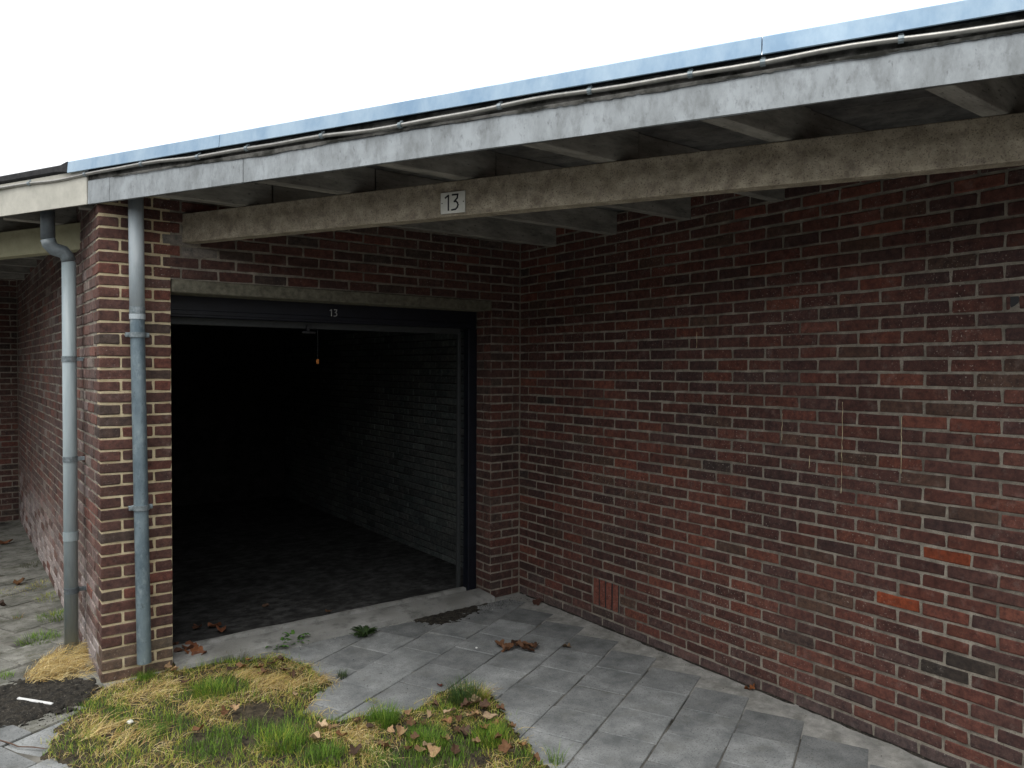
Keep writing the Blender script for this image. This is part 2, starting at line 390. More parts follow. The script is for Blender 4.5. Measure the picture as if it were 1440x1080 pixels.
# cement haunching against the walls
fl = MB(); pts = []; K = 60
for i in range(K+1):
    y = -.0-5.8*i/K; wv = .36+.05*math.sin(i*1.7)+.03*math.sin(i*.63)
    pts += [(-wv, y, -.0045), (-.08, y, -.002+.003*noise.noise((0,y*9,0))), (.004, y, .006+.005*noise.noise((3,y*7,0)))]
fl.add(pts, [(3*i+k, 3*i+3+k, 3*i+4+k, 3*i+1+k) for i in range(K) for k in (0,1)])
fl.build('cement_fill', M['fill'], pavement)
fl = MB(); pts = []; K = 30
for i in range(K+1):
    x = -3.06+3.06*i/K
    pts += [(x, -.42-.06*math.sin(i*1.3), -.005), (x, -.10, -.003), (x, .0, .004+.004*noise.noise((x*9,0,4)))]
fl.add(pts, [(3*i+k, 3*i+3+k, 3*i+4+k, 3*i+1+k) for i in range(K) for k in (0,1)])
fl.build('cement_fill', M['fill'], pavement)

fl = MB(); pts = []; K = 40
for i in range(K+1):
    y = -.05+5.9*i/K; xw = -3.063-.0166*max(0, y)
    pts += [(xw-.22-.10*math.sin(i*1.1), y, -.012), (xw-.06, y, -.001+.004*noise.noise((1,y*9,0))), (xw+.004, y, .012+.012*noise.noise((3,y*7,2)))]
fl.add(pts, [(3*i+1+k, 3*i+4+k, 3*i+3+k, 3*i+k) for i in range(K) for k in (0,1)])
fl.build('cement_fill', M['tile_old'], pavement)

# black moss and dirt in the angle between paving and wall
me_ = MB(); v = []; K = 300
for i in range(K+1):
    y = -.02-5.75*i/K; wd = .012+.022*max(0, noise.noise((y*6, 1, 0))+.25)+.008*noise.noise((y*25, 2, 0)); z = .010+.008*noise.noise((y*17, 5, 1))
    v += [(-max(.004, wd), y, -.002), (-max(.004, wd)*.5, y, max(.002, z*.8)), (.003, y, max(.004, z))]
me_.add(v, [(3*i+k, 3*i+3+k, 3*i+4+k, 3*i+1+k) for i in range(K) for k in (0, 1)])
tag(me_.build('moss_edge', M['wet'], pavement), kind='stuff')

# ------------------------------------------------------------------ the garage block
G = empty('garage_block', (-W, 0, 0))
tag(G, 'row of brown brick lock-up garages with a flat overhanging roof and one open bay', 'garage')
def gpart(name, mb, mat, smooth=False): return adopt(mb.build(name, mat, None, smooth), G)
NC = 43; ZT = NC*CH
PR = .0045   # mortar lies this far behind the brick faces
# front wall with the opening, and the pier
fw = MB(); fw.box(-W+PR, PR, -.3, OPL-.005, .21, ZT); fw_pier = gpart('pier', fw, M['mortar_pier'])
fw = MB(); fw.box(OPR+.006, PR, -.3, .05, .215, ZT); fw.box(OPL-.005, PR, 2.406, OPR+.006, .212, ZT)
front = gpart('front_wall', fw, M['mortar'])
rows_p, rows_f = [], []
for c in range(NC):
    low = c < 35
    if c % 2 == 1:
        rows_p += [(c, -.0065, .113, .21)]; e = [.113, .288, .393] if low else [.113, .288]
    else:
        rows_p += [(c, -.0065, .224, .105)]; e = [.224, .393] if low else [.224]
    for a, b in zip(e, e[1:]): rows_p.append((c, a, b))
    start = e[-1]
    j0 = W-(.18 if c % 2 else .07)              # perpends counted from the inner corner
    if low:
        rows_f += [(c, W+OPR, j0 if c % 2 == 0 else W-.18), (c, j0 if c % 2 == 0 else W-.18, W)]
    else:
        per = []; s = j0
        while s > start+.06: per.append(s); s -= BL
        per = [start]+per[::-1]+[W]
        rows_f += [(c, a, b) for a, b in zip(per, per[1:])]
rp = random.Random(31)
def sp_pier(c, s, rng, col):
    if c in (0, 1, 2): return tuple(x*.55+y*.45 for x, y in zip(col, (.16,.14,.10)))
    return None
def sp_front(c, s, rng, col):
    if c in (37, 38, 39) and .40 < s < .62: return (.19,.18,.16)
    return None
lay(fw_pier, (-W, 0), (1, 0), (0, -1), rows_p, PAL_P, rp, 160, special=sp_pier)
lay(front, (-W, 0), (1, 0), (0, -1), rows_f, PAL_P, rp, 290, special=sp_front)
# reveal of the right jamb and left jamb
rv = [(c, a, b) for c in range(34) for a, b in (((.006,.11),(.11,.215)) if c % 2 else ((.006,.215),))]
lay(front, (OPR, .0), (0, 1), (-1, 0), rv, PAL_P, rp, 0, depth=.05)
# side wall of the recess (the long brick wall)
sw = MB(); sw.box(PR, -DEP+.1, -.3, .215, .3, ZT); side = gpart('side_wall', sw, M['mortar'])
rows = course_rows(0, NC, DEP, .1145, .2252)
VY0, VY1 = .90, 1.17
cut = []
for c, a, b in rows:
    if 2 <= c <= 4:
        if a >= VY0-.005 and b <= VY1+.005: continue
        if a < VY0 < b: b = VY0
        if a < VY1 < b: a = VY1
        if b-a < .03: continue
    if c == 31 and a < 3.582 < b:
        if 3.60-a > .05: cut.append((c, a, 3.573))
        if b-3.597 > .03: cut.append((c, 3.597, b))
        continue
    cut.append((c, a, b))
ORANGE = [(14, 3.338), (10, 3.102), (9, 1.9), (16, 1.3)]   # the few brighter fired bricks
def sp_side(c, s, rng, col):
    for cc, ss in ORANGE:
        if c == cc and abs(s-ss) < .11: return (.235,.058,.026) if cc in (14, 10) else (.15,.058,.042)
    if (c == 6 and abs(s-3.315) < .11) or (c == 7 and abs(s-3.43) < .11): return (.05,.042,.036)
    if c == 0: return tuple(x*.45+y for x, y in zip(col, (.05,.046,.046)))
    if c < 3 and rng.random() < .5: return tuple(x*.75+.02 for x in col)
    return None
lay(side, (0, 0), (0, -1), (-1, 0), cut, PAL_B, random.Random(77), 300, special=sp_side)
hb = MB(); q_ = [(-3.573,.014),(-3.566,.026),(-3.565,.045),(-3.566,.062),(-3.600,.062),(-3.604,.050),(-3.601,.034),(-3.585,.020)]; hb.add([(PR-.0012, y, 31*CH+z) for y, z in q_]+[(PR+.02, y, 31*CH+z) for y, z in q_], [tuple(range(8))]+[(i, (i+1) % 8, (i+1) % 8+8, i+8) for i in range(8)]); hb.build('broken_corner_shade', M['ink'], side)  # black insert painted for the shade inside the broken brick
rd = random.Random(12)
for s0, z0, z1 in ((2.805,1.70,1.22),(3.11,1.64,1.36),(1.84,2.10,2.00),(2.45,1.62,1.47),(2.62,1.40,1.33)):
    lm = MB(); k = int((z0-z1)/.02); v = []
    for i in range(k+1):
        z = z0+(z1-z0)*i/k; y = -s0+rd.uniform(-.002, .002); hw = rd.uniform(.0004, .0022)
        v += [(-.0042, y-hw, z), (-.0055, y, z), (-.0042, y+hw, z)]
    lm.add(v, [(3*i+a, 3*i+3+a, 3*i+4+a, 3*i+1+a) for i in range(k) for a in (0, 1)]); lm.build('lime_run', M['mortar_pier'], side)
# air brick: upright slips over a dark sheet standing for the shade in the slots
av = empty('air_vent', (0, -(VY0+VY1)/2, .24)); av.parent = side
vb = MB(); vb.box(-.0005+PR, -VY1+.004, 2*CH+.006, PR+.002, -VY0-.004, 5*CH-.006); vb.build('slot_shade', M['dark'], side)
bpy.data.objects.remove(av)
for i in range(4):
    y0 = -VY0-.008-i*.066; s = MB(); s.cbox(-.002, y0-.050, 2*CH+.008, .06, y0, 5*CH-.008, .003, None, .001, rb)
    o = s.build('upright_brick', M['brick_o'], side); o.color = (.20,.075,.055,1)
# wall between the bays, seen along its length on the left
ang = math.atan2(.097, DEP); dB2 = Vector((-math.sin(ang), math.cos(ang), 0)); nB2 = Vector((-dB2.y, dB2.x, 0))
nB2 = Vector((-math.cos(ang), -math.sin(ang), 0))
mw2 = Matrix((dB2, -nB2, Vector((0,0,1)))).transposed().to_4x4(); mw2.translation = (-W, 0, 0)
pw = MB(); pw.box(.11, PR, -.3, DEP+.1, .2, ZT, mw2); party = gpart('party_wall', pw, M['mortar'])
rows = []
for c in range(NC):
    s = .22 if c % 2 else .112; e = s+(BL if c % 2 else BL)
    while s < DEP:
        if s < .62 < e-.03: rows.append((c, s, .617)); s = .623 ; continue
        rows.append((c, s, min(e, DEP))); s = e; e = s+BL
def sp_party(c, s, rng, col):
    k = max(0, 1-c/11)*rng.uniform(.3, 1.2) if rng.random() < .8 else 0
    k = min(.85, k+(.3 if .5 < s < .8 and rng.random() < .4 else 0)); return tuple(a*(1-k)+b*k for a, b in zip(col, (.40,.37,.36)))
lay(party, (-W, 0), dB2[:2], nB2[:2], rows, PAL_2, random.Random(3), 120, special=sp_party)
# far bay on the left: front wall, pier and a closed door
X2 = -3.16; Y2 = DEP
fb = MB(); fb.box(X2-.29, Y2+PR, -.3, X2+.05, Y2+.21, ZT); fb.box(X2-2.67, Y2+PR, 2.406, X2-.29, Y2+.21, ZT); fb.box(X2-W, Y2+PR, -.3, X2-2.67, Y2+.21, ZT)
far = gpart('neighbour_front_wall', fb, M['mortar'])
rows = []
for c in range(NC):
    for s0, s1 in ([(0, .393), (2.773, W)] if c < 35 else [(0, W)]):
        e = s0+(.11 if c % 2 else BL); s = s0
        while s < s1-.02: rows.append((c, s, min(e, s1))); s = min(e, s1); e = s+BL
lay(far, (X2-W, Y2), (1, 0), (0, -1), rows, PAL_P, random.Random(8), 60)
lt = MB(); lt.cbox(X2-2.67, Y2-.004, 2.325, X2-.29, Y2+.2, 2.405, .004); gpart('lintel', lt, M['lintel'])
nd = MB(); nd.box(X2-2.68, Y2+.15, .0, X2-.28, Y2+.19, 2.33)
for i in range(24): nd.box(X2-2.66+i*.1, Y2+.135, .02, X2-2.60+i*.1, Y2+.15, 2.30)
tag(nd.build('closed_garage_door', M['navy']), 'closed dark ribbed garage door in the neighbouring bay behind the plastic downpipe', 'garage door')
# lintel over the opening
lt = MB(); K = 24; 
lt.cbox(OPL+.002, -.006, 2.3255, OPR-.002, .205, 2.4045, .005, None, .0015, rb); gpart('lintel', lt, M['lintel'])
# interior
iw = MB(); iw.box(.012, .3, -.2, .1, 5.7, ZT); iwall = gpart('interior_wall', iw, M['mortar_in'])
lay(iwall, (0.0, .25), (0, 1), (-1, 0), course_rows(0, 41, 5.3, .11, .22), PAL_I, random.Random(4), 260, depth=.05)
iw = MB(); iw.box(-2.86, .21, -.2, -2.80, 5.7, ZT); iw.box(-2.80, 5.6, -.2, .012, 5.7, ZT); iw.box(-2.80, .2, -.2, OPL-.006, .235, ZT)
gpart('interior_wall', iw, rough_mat('shade_black_wall', (.01,.01,.01), (.035,.035,.033), 5))  # near-black base colour puts the garage's deep shade into the walls
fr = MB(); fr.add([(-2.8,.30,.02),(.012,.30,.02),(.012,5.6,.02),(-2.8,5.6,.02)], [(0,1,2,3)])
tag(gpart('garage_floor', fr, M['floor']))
# threshold: concrete strip with a rail groove
th = MB(); xs = [OPL-.0+(OPR-OPL)*i/40 for i in range(41)]; pr = [(-.078,-.006),(-.068,.036),(.0,.044),(.17,.046),(.19,.020),(.235,.018),(.245,.046),(.285,.046),(.30,.022)]
v = []
for x in xs:
    for j, (y, z) in enumerate(pr):
        v.append((x, y+.012*noise.noise((x*5, j*3, 1)), z+.005*noise.noise((x*6, y*9, 7)) - (.0 if j else .0)))
n = len(pr)
th.add(v, [(i*n+j, (i+1)*n+j, (i+1)*n+j+1, i*n+j+1) for i in range(40) for j in range(n-1)])
gpart('threshold', th, M['sill'])

# ------------------------------------------------------------------ added, unseen garage row that blocks low sky to shade the recess
OPP = empty('added_shade_row', P0-NI*7.6); tag(OPP, 'added unseen brick garage row that blocks low sky to shade the open bay', 'garage')
def opart(name, mb, mat): return adopt(mb.build(name, mat), OPP)
s = MB(); s.box(-22, -11, -.1, 22, -7.6, 3.6, MEAVE); opart('wall', s, rough_mat('shade_row_brick', (.08,.045,.04), (.16,.075,.06), 9, bump=.4))
s = MB(); s.cbox(-22.3, -11.3, 3.602, 22.3, -7.2, 3.87, .01, MEAVE); opart('roof', s, M['zinc'])
for i in range(14):
    x = -21+i*3.06; s = MB(); s.cbox(x, -7.64, .0, x+2.4, -7.57, 2.3, .006, MEAVE)
    for k in range(23): s.cbox(x+.06+k*.1, -7.568, .05, x+.12+k*.1, -7.555, 2.25, .003, MEAVE)
    opart('door', s, M['navy'])

# ------------------------------------------------------------------ roof
rs = MB(); rs.box(-9, .03, ZD+.028, 9, 16, ZD+.05, MEAVE); roof = gpart('roof', rs, M['felt'])
def rpart(name, mb, mat, smooth=False):
    return mb.build(name, mat, roof, smooth)
for i in range(16):
    s = MB(); y0 = .035+i*.145; s.cbox(-9, y0, ZD, 9, y0+.141, ZD+.026, .003, MEAVE); rpart('roof_board', s, M['deck'])
s = MB(); s.box(-9, .035+16*.145, ZD, 9, 15.9, ZD+.026, MEAVE); rpart('roof_boards_behind', s, M['deck'])
# joists: run from the eave into the side wall
def eave_x(y): return P0.x+(y-P0.y)/D.y*D.x
yj = [-.467-.661*i for i in range(8)]
rj = random.Random(9)
for y in yj:
    bx = -2.6+(y+.01)/D.y*D.x          # beam crossing
    s = MB(); s.cbox(bx+.16, y+.010, ZJ, .05, y+.068, ZD-.001, .003, None, .001, rj); rpart('joist', s, M['joist'])
    x0 = eave_x(y)+.03
    s = MB(); q = MB().cbox(x0, y, ZJ+.001, bx+.15, y+.075, ZD-.001, .003, None, .0012, rj)
    q.v = [(a+(-(b-y)*(D.x/-D.y)*1.0 if a < x0+.01 else 0), b, c) for a, b, c in q.v]
    rpart('joist', q, M['joist'])
for i in range(1, 9):                   # bay on the left and over the walls
    y = -.467+.661*i
    xa = eave_x(y)+.05
    xb = -3.063-.0166*max(0, y)+.03
    if xa < xb-.05:
        s = MB(); s.cbox(xa, y, ZJ, xb, y+.07, ZD-.001, .003, None, .001, rj); rpart('joist', s, M['joist'])
    if i > 1:
        s = MB(); s.cbox(-2.80, y, ZJ, .01, y+.07, ZD-.001, .003); rpart('joist', s, M['joist'])
# eave beams
def beam(start, length, mat, name):
    mt = MEAVE.copy(); mt.translation = start; s = MB()
    N_ = 40
    v = []; 
    for i in range(N_+1):
        x = length*i/N_; w1 = .0025*noise.noise((x*1.3, 2, 5)); w2 = .0025*noise.noise((x*1.7, 9, 5))
        v += [(x, .003+w1, 2.633+w2), (x, .078, 2.633+w2), (x, .078, 2.809), (x, .003+w1, 2.809), (x, 0+w1, 2.637+w2), (x, 0+w1, 2.805)]
    f = []
    for i in range(N_):
        a, b = i*6, i*6+6
        for p, q in ((4,0),(0,1),(1,2),(2,3),(3,5),(5,4)): f.append((a+p, b+p, b+q, a+q))
    f += [(4,0,1,2,3,5), tuple(6*N_+k for k in (5,3,2,1,0,4))]
    s.add(v, f, mt); return gpart(name, s, mat)
B0 = Vector((-2.6, -.01, 0))-D*.12
beam(B0, 5.85, M['beam'], 'eave_beam')
B2 = Vector((-3.075, .70, 0))
beam(B2-D*5.9, 5.93, M['beam2'], 'eave_beam')
# fascia: zinc cladding in lengths, cream board further along, grimy board above, zinc cap
ZF = 2.808
def strip(name, s0, s1, prof, mat, wob=.0015, seed=0, step=.12):
    mb = MB(); k = max(2, int((s1-s0)/step)); v = []; n = len(prof)
    for i in range(k+1):
        x = s0+(s1-s0)*i/k
        for j, (y, z) in enumerate(prof):
            v.append((x, y+wob*noise.noise((x*2.1, j*1.7, seed)), z+wob*noise.noise((x*1.6, j*2.3, seed+9))))
    f = [(i*n+j, (i+1)*n+j, (i+1)*n+(j+1) % n, i*n+(j+1) % n) for i in range(k) for j in range(n)]
    f += [tuple(range(n-1,-1,-1)), tuple(k*n+j for j in range(n))]
    mb.add(v, f, MEAVE); return rpart(name, mb, mat)
strip('fascia_board', -9, 9, [(.004,ZF+.004),(.028,ZF+.004),(.028,ZD+.03),(.004,ZD+.03)], M['grime'])
pc = [(-.006,ZF),(.002,ZF-.002),(.003,2.945),(-.004,2.938)]
strip('fascia_cladding', -2.722, -2.536, pc, M['zinc'], .002, 1, .04)
strip('fascia_cladding', -2.532, -1.516, pc, M['zinc'], .003, 2)
strip('fascia_cladding', -1.512, 2.6, pc, M['zinc'], .0035, 3)
strip('fascia_cladding', 2.605, 9, pc, M['zinc'], .0035, 4)
strip('fascia_panel', -9, -2.727, [(-.009,ZF),(.002,ZF),(.002,3.005),(-.009,3.005)], M['cream'])
cp = [(-.030,2.999),(-.026,2.997),(-.022,3.004),(.05,3.062),(.05,3.07),(-.016,3.068),(-.024,3.062)]
for i, (a, b) in enumerate(((-2.87,-1.658),(-1.654,1.005),(1.009,3.9),(3.904,9))):
    strip('cap_length', a, b, cp, M['cap'], .0015, 20+i)
strip('roof_edge_roll', -9, -2.88, [(-.02,3.02),(.0,3.006),(.05,3.01),(.06,3.05),(.0,3.062),(-.018,3.05)], M['felt'], .003, 31)
s = MB(); s.add([(-2.875,-.028,3.005),(-2.875,-.026,3.066),(-2.875,.05,3.075),(-3.06,-.018,3.03),(-3.06,.03,3.06),(-2.875,.05,3.01)], [(0,1,3),(1,4,3),(1,2,4),(0,3,5),(3,4,5),(0,5,2,1),(2,5,4)], MEAVE)
rpart('felt_flap', s, M['felt'])

# grime that has run down from behind the conduit
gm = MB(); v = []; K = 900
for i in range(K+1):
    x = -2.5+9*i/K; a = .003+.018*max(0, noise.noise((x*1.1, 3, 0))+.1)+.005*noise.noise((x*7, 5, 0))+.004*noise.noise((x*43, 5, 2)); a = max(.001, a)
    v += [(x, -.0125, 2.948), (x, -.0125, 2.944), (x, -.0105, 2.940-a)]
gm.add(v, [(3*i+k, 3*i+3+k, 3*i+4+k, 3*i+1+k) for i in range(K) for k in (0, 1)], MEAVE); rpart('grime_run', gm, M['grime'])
# conduit clipped along the fascia
cnd = empty('conduit', P0+Vector((0,0,2.96))); tag(cnd, 'thin metal conduit sagging between clips along the roof edge', 'conduit')
def cond_z(x): return 2.971+.006*math.sin(x*2.3)+.005*math.sin(x*5.1+1)+.0025*math.sin(x*11)+(.012 if x < -2.2 else 0)*min(1, max(0, (-x-2.2)))
pts = [MEAVE @ Vector((x, -.016+.003*math.sin(x*3.7), cond_z(x))) for x in [-8+.1*i for i in range(161)]]
s = MB(); s.tube(pts, .0095, 10); adopt(s.build('tube', M['conduit'], None, True), cnd)
for x in (-4.2,-3.72,-3.25,-2.73,-2.25,-1.82,-1.48,-1.0,-.55,-.05,.35,.75,1.01,1.45,1.9,2.4,2.9,3.5):
    c0 = MEAVE @ Vector((x-.009, -.016+.003*math.sin(x*3.7), cond_z(x))); c1 = MEAVE @ Vector((x+.009, -.016+.003*math.sin(x*3.7), cond_z(x)))
    s = MB(); s.tube([c0, c1], .0135, 10); s.cbox(x-.008, -.012, cond_z(x)+.008, x+.008, .003, cond_z(x)+.024, .002, MEAVE)
    adopt(s.build('clip', M['clip']), cnd)

# ------------------------------------------------------------------ downpipes
def ring(mb, c, r0, h, n=20): mb.tube([c-Vector((0,0,h/2)), c+Vector((0,0,h/2))], r0, n)
dp = empty('zinc_downpipe', (-2.846, -.07, .1)); tag(dp, 'old bluish zinc downpipe with pale upper length strapped to the brick pier front', 'downpipe')
top, mid, bot = Vector((-2.876,-.07,2.95)), Vector((-2.872,-.068,2.15)), Vector((-2.848,-.068,.105))
s = MB(); s.tube([top, Vector((-2.874,-.069,2.5)), mid], .0415, 24); adopt(s.build('upper_pipe', M['pipetop'], None, True), dp)
s = MB(); s.tube([mid-Vector((0,0,.0)), bot], [.0395,.0395], 24, cap=False); adopt(s.build('lower_pipe', M['zpipe'], None, True), dp)
s = MB(); ring(s, mid+Vector((0,0,.012)), .0435, .03); adopt(s.build('socket_ring', M['pipetop']), dp)
s = MB(); ring(s, mid+Vector((0,0,.05)), .0428, .035); adopt(s.build('socket_ring', M['clip']), dp)
for z in (2.055, 1.035):
    t = (mid.z-z)/(mid.z-bot.z); c = mid.lerp(bot, t); s = MB(); ring(s, c, .046, .03)
    for sg in (-1, 1): s.cbox(c.x+sg*.043-.022, c.y+.0, c.z-.014, c.x+sg*.043+.022, c.y+.012, c.z+.014, .003)
    for sg in (-1, 1): s.tube([c+Vector((sg*.055, -.008, 0)), c+Vector((sg*.055, .065, 0))], .006, 8)
    adopt(s.build('strap', M['clip']), dp)
s = MB(); ring(s, mid.lerp(bot, .545), .0432, .012); adopt(s.build('socket_ring', M['clip']), dp)
dp2 = empty('plastic_downpipe', (-3.15, .6, 0)); tag(dp2, 'smooth grey plastic downpipe with an offset elbow beside the straw clump', 'downpipe')
a0 = Vector((-3.155,.6,0)); a1 = Vector((-3.15,.6,2.535)); b0 = Vector((-3.262,.6,2.665)); b1 = Vector((-3.262,.6,2.97))
s = MB(); s.tube([a0, a0.lerp(a1, .5), a1], .0405, 24); adopt(s.build('pipe', M['pvc'], None, True), dp2)
s = MB(); s.tube([a1, a1+Vector((-.008,0,.03)), a1+Vector((-.03,0,.058)), b0+Vector((.03,0,-.058)), b0+Vector((.008,0,-.03)), b0], .0425, 24); adopt(s.build('elbow', plain('elbow_pvc', (.16,.19,.20), .35), None, True), dp2)
s = MB(); s.tube([b0, b1], .0405, 24); adopt(s.build('pipe', M['pvcdark'], None, True), dp2)
for z in (1.915, 1.275, .43):
    s = MB(); c = Vector((-3.152,.6,z)); ring(s, c+Vector((0,0,.013)), .0435, .010); ring(s, c-Vector((0,0,.013)), .0435, .010); ring(s, c, .042, .03)
    s.cbox(-3.115, .588, z-.012, -3.06, .612, z+.012, .002); adopt(s.build('pipe_clip', M['pvcdark'] if z < 1 else M['clip']), dp2)
s = MB(); ring(s, Vector((-3.153,.6,.78)), .0445, .055); adopt(s.build('socket_ring', M['pvc']), dp2)

# ------------------------------------------------------------------ number sign on the beam
ms = MEAVE.copy(); ms.translation = B0+D*0
sc = (Vector((-1.726,-1.710,0))-B0).dot(D)
sg = empty('number_sign', B0+D*sc+Vector((0,0,2.70))); tag(sg, 'white plate reading 13 screwed to the mildewed eave beam', 'sign')
def ms_box(x0, z0, x1, z1, y0, y1): return MB().cbox(sc+x0, y0, 2.7+z0, sc+x1, y1, 2.7+z1, .001, ms)
adopt(ms_box(-.071, -.0535, .071, .0535, -.007, -.0025).build('plate', M['plate']), sg)
def stroke(pts, wd, y0, y1, mt, cx, cz):
    mb = MB()
    for (x0, z0), (x1, z1) in zip(pts, pts[1:]):
        d = Vector((x1-x0, z1-z0)); L = d.length; d /= L; nx = Vector((-d.y, d.x))*wd/2; e = d*wd*.35
        q = [(x0-e.x+nx.x, z0-e.y+nx.y), (x0-e.x-nx.x, z0-e.y-nx.y), (x1+e.x-nx.x, z1+e.y-nx.y), (x1+e.x+nx.x, z1+e.y+nx.y)]
        mb.add([(cx+a, y0, cz+b) for a, b in q]+[(cx+a, y1, cz+b) for a, b in q], [(0,1,2,3),(7,6,5,4),(0,4,5,1),(1,5,6,2),(2,6,7,3),(3,7,4,0)], mt)
    return mb
one = [(-.014, .026), (.004, .037), (.004, -.037)]
three = [(-.015,.038),(.016,.038),(.013,.020),(-.004,.004),(.006,.004),(.014,-.003),(.018,-.014),(.014,-.026),(.004,-.035),(-.018,-.037)]
adopt(stroke(one, .0085, -.0078, -.0071, ms, sc-.029, 2.70).build('digit', M['ink']), sg)
adopt(stroke(three, .0085, -.0078, -.0071, ms, sc+.013, 2.70).build('digit', M['ink']), sg)
for x in (-.062, .062):
    s = MB(); s.tube([ms @ Vector((sc+x, -.0085, 2.70)), ms @ Vector((sc+x, -.004, 2.70))], .003, 8); adopt(s.build('screw', M['dark']), sg)

# ------------------------------------------------------------------ open up-and-over door
gd = empty('garage_door', (-1.48, .22, 0)); tag(gd, 'open up-and-over garage door with navy frame and small white 13 on its head', 'garage door')
def dpart(name, mb, mat, par=gd): return adopt(mb.build(name, mat), gd)
s = MB(); s.cbox(OPL+.003, .212, 2.19, OPR-.003, .29, 2.33, .004); s.cbox(OPL+.003, .206, 2.205, OPR-.06, .214, 2.235, .003); dpart('frame_head', s, M['navy'])
s = MB(); s.cbox(OPR-.075, .212, .02, OPR+.02, .29, 2.188, .004); dpart('frame_post', s, M['navy'])
s = MB(); s.cbox(OPL-.02, .236, .02, OPL+.012, .29, 2.188, .004); dpart('frame_post', s, M['navy'])
s = MB(); s.cbox(OPR-.115, .31, .02, OPR-.085, .34, 2.15, .003); dpart('track', s, M['steel'])
s = MB()
tl = Matrix.Translation((0,.30,2.20)) @ Matrix.Rotation(R(1.0), 4, 'X')
s.cbox(OPL+.05, 0, 0, OPR-.1, 2.15, .03, .004, tl)
for i in range(22): s.cbox(OPL+.08+i*.098, .05, -.012, OPL+.14+i*.098, 2.1, -.0005, .003, tl)
dpart('door_leaf', s, M['navy'])
s = MB(); s.cbox(OPL+.05, -.004, -.055, OPR-.1, .03, -.001, .004, tl); dpart('bottom_rail', s, M['steel'])
hx = -1.70
s = MB(); s.cbox(hx-.012, -.03, -.075, hx+.012, -.005, -.03, .003, tl); s.cbox(hx-.05, -.045, -.09, hx+.05, -.025, -.074, .004, tl); dpart('handle', s, M['dark'])
md = Matrix.Identity(4)
dz = 2.262; dx = -1.535
o1 = [(x*.62, z*.62) for x, z in one]; o3 = [(x*.62, z*.62) for x, z in three]
s = stroke(o1, .005, .2095, .2115, md, dx-.018, dz); dpart('digit', s, M['white'])
s = stroke(o3, .005, .2095, .2115, md, dx+.015, dz); dpart('digit', s, M['white'])
pc_ = empty('pull_cord', (-1.6, .33, 2.17)); tag(pc_, 'thin pull cord with an orange tag hanging from the open garage door', 'pull cord')
s = MB(); s.tube([(-1.605,.34,2.20),(-1.602,.338,2.05),(-1.604,.34,1.925)], .002, 6); adopt(s.build('cord', M['dark']), pc_)
s = MB(); s.cbox(-1.614,.334,1.892,-1.594,.346,1.927,.003); adopt(s.build('tag', M['orange']), pc_)

# ------------------------------------------------------------------ soil, grass, litter
rg = random.Random(99)
outline = [(148,966),(205,950),(262,934),(330,928),(400,922),(438,940),(470,962),(452,980),(430,1000),(470,1012),(520,1002),(585,998),(622,972),(668,964),(702,985),(716,1012),(742,1046),(775,1085),(760,1190),(560,1260),(330,1230),(200,1130),(60,1062),(84,1020),(118,990)]
poly = [ground(u, v) for u, v in outline]
def inside(x, y, pl):
    c = False; j = len(pl)-1
    for i in range(len(pl)):
        a, b = pl[i], pl[j]
        if (a.y > y) != (b.y > y) and x < (b.x-a.x)*(y-a.y)/(b.y-a.y)+a.x: c = not c
        j = i
    return c
def edge(x, y, pl):
    best = 9; P = Vector((x, y, 0))
    for i in range(len(pl)):
        a, b = pl[i-1], pl[i]; ab = b-a; t = max(0, min(1, (P-a).dot(ab)/ab.length_squared)); best = min(best, (a+ab*t-P).length)
    return best
def soil_patch(pl, step, h, name, label, mat='soil', rag=.035):
    xs = [p.x for p in pl]; ys = [p.y for p in pl]; nx = int((max(xs)-min(xs))/step)+3; ny = int((max(ys)-min(ys))/step)+3
    idx = {}; mb = MB(); x0, y0 = min(xs)-step, min(ys)-step; H = {}
    for i in range(nx):
        for j in range(ny):
            x, y = x0+i*step, y0+j*step; ins = inside(x, y, pl); e = edge(x, y, pl); sgn = e if ins else -e
            sgn += rag*(noise.noise((x*14, y*14, 3))+.6*noise.noise((x*37, y*37, 8)))
            if sgn > -step*1.6:
                t = max(0, min(1, sgn/.12)); z = -.002+h*t*(2-t)*.8+(.012*noise.noise((x*22, y*22, 0))+.006*noise.noise((x*60, y*60, 5)))*t
                if sgn < 0: z = -.012
                idx[i, j] = len(mb.v); mb.v.append((x, y, z))
    for (i, j) in list(idx):
        q = [(i,j),(i+1,j),(i+1,j+1),(i,j+1)]
        if all(k in idx for k in q): mb.f.append(tuple(idx[k] for k in q))
    o = mb.build(name, M[mat], None, True); tag(o, label, 'soil', kind='stuff'); return o
def gz(x, y, pl=None):
    e = edge(x, y, poly) if inside(x, y, poly) else 0; t = min(1, e/.12); return .02*t*(2-t)*.8
soil_patch(poly, .018, .02, 'soil', 'dark soil with litter under the grass patch at the pier foot')
p2 = [ground(u, v) for u, v in [(0,962),(40,955),(96,950),(140,958),(132,985),(112,1000),(60,1010),(20,1022),(-40,1035),(-60,985)]]
soil_patch(p2, .015, .026, 'soil', 'wet black soil lying over the paving beside the straw clump', 'wet', .14)
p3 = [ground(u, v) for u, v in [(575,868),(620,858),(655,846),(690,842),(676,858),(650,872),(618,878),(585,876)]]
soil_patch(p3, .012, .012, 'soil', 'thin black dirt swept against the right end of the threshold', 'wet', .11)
GREEN = [(.13,.25,.03),(.17,.31,.035),(.095,.19,.027),(.22,.32,.045),(.075,.15,.022)]
LIME = [(.38,.42,.06),(.30,.39,.05),(.46,.43,.09)]
STRAW = [(.60,.46,.19),(.52,.38,.14),(.68,.56,.30),(.38,.25,.09),(.26,.16,.07)]
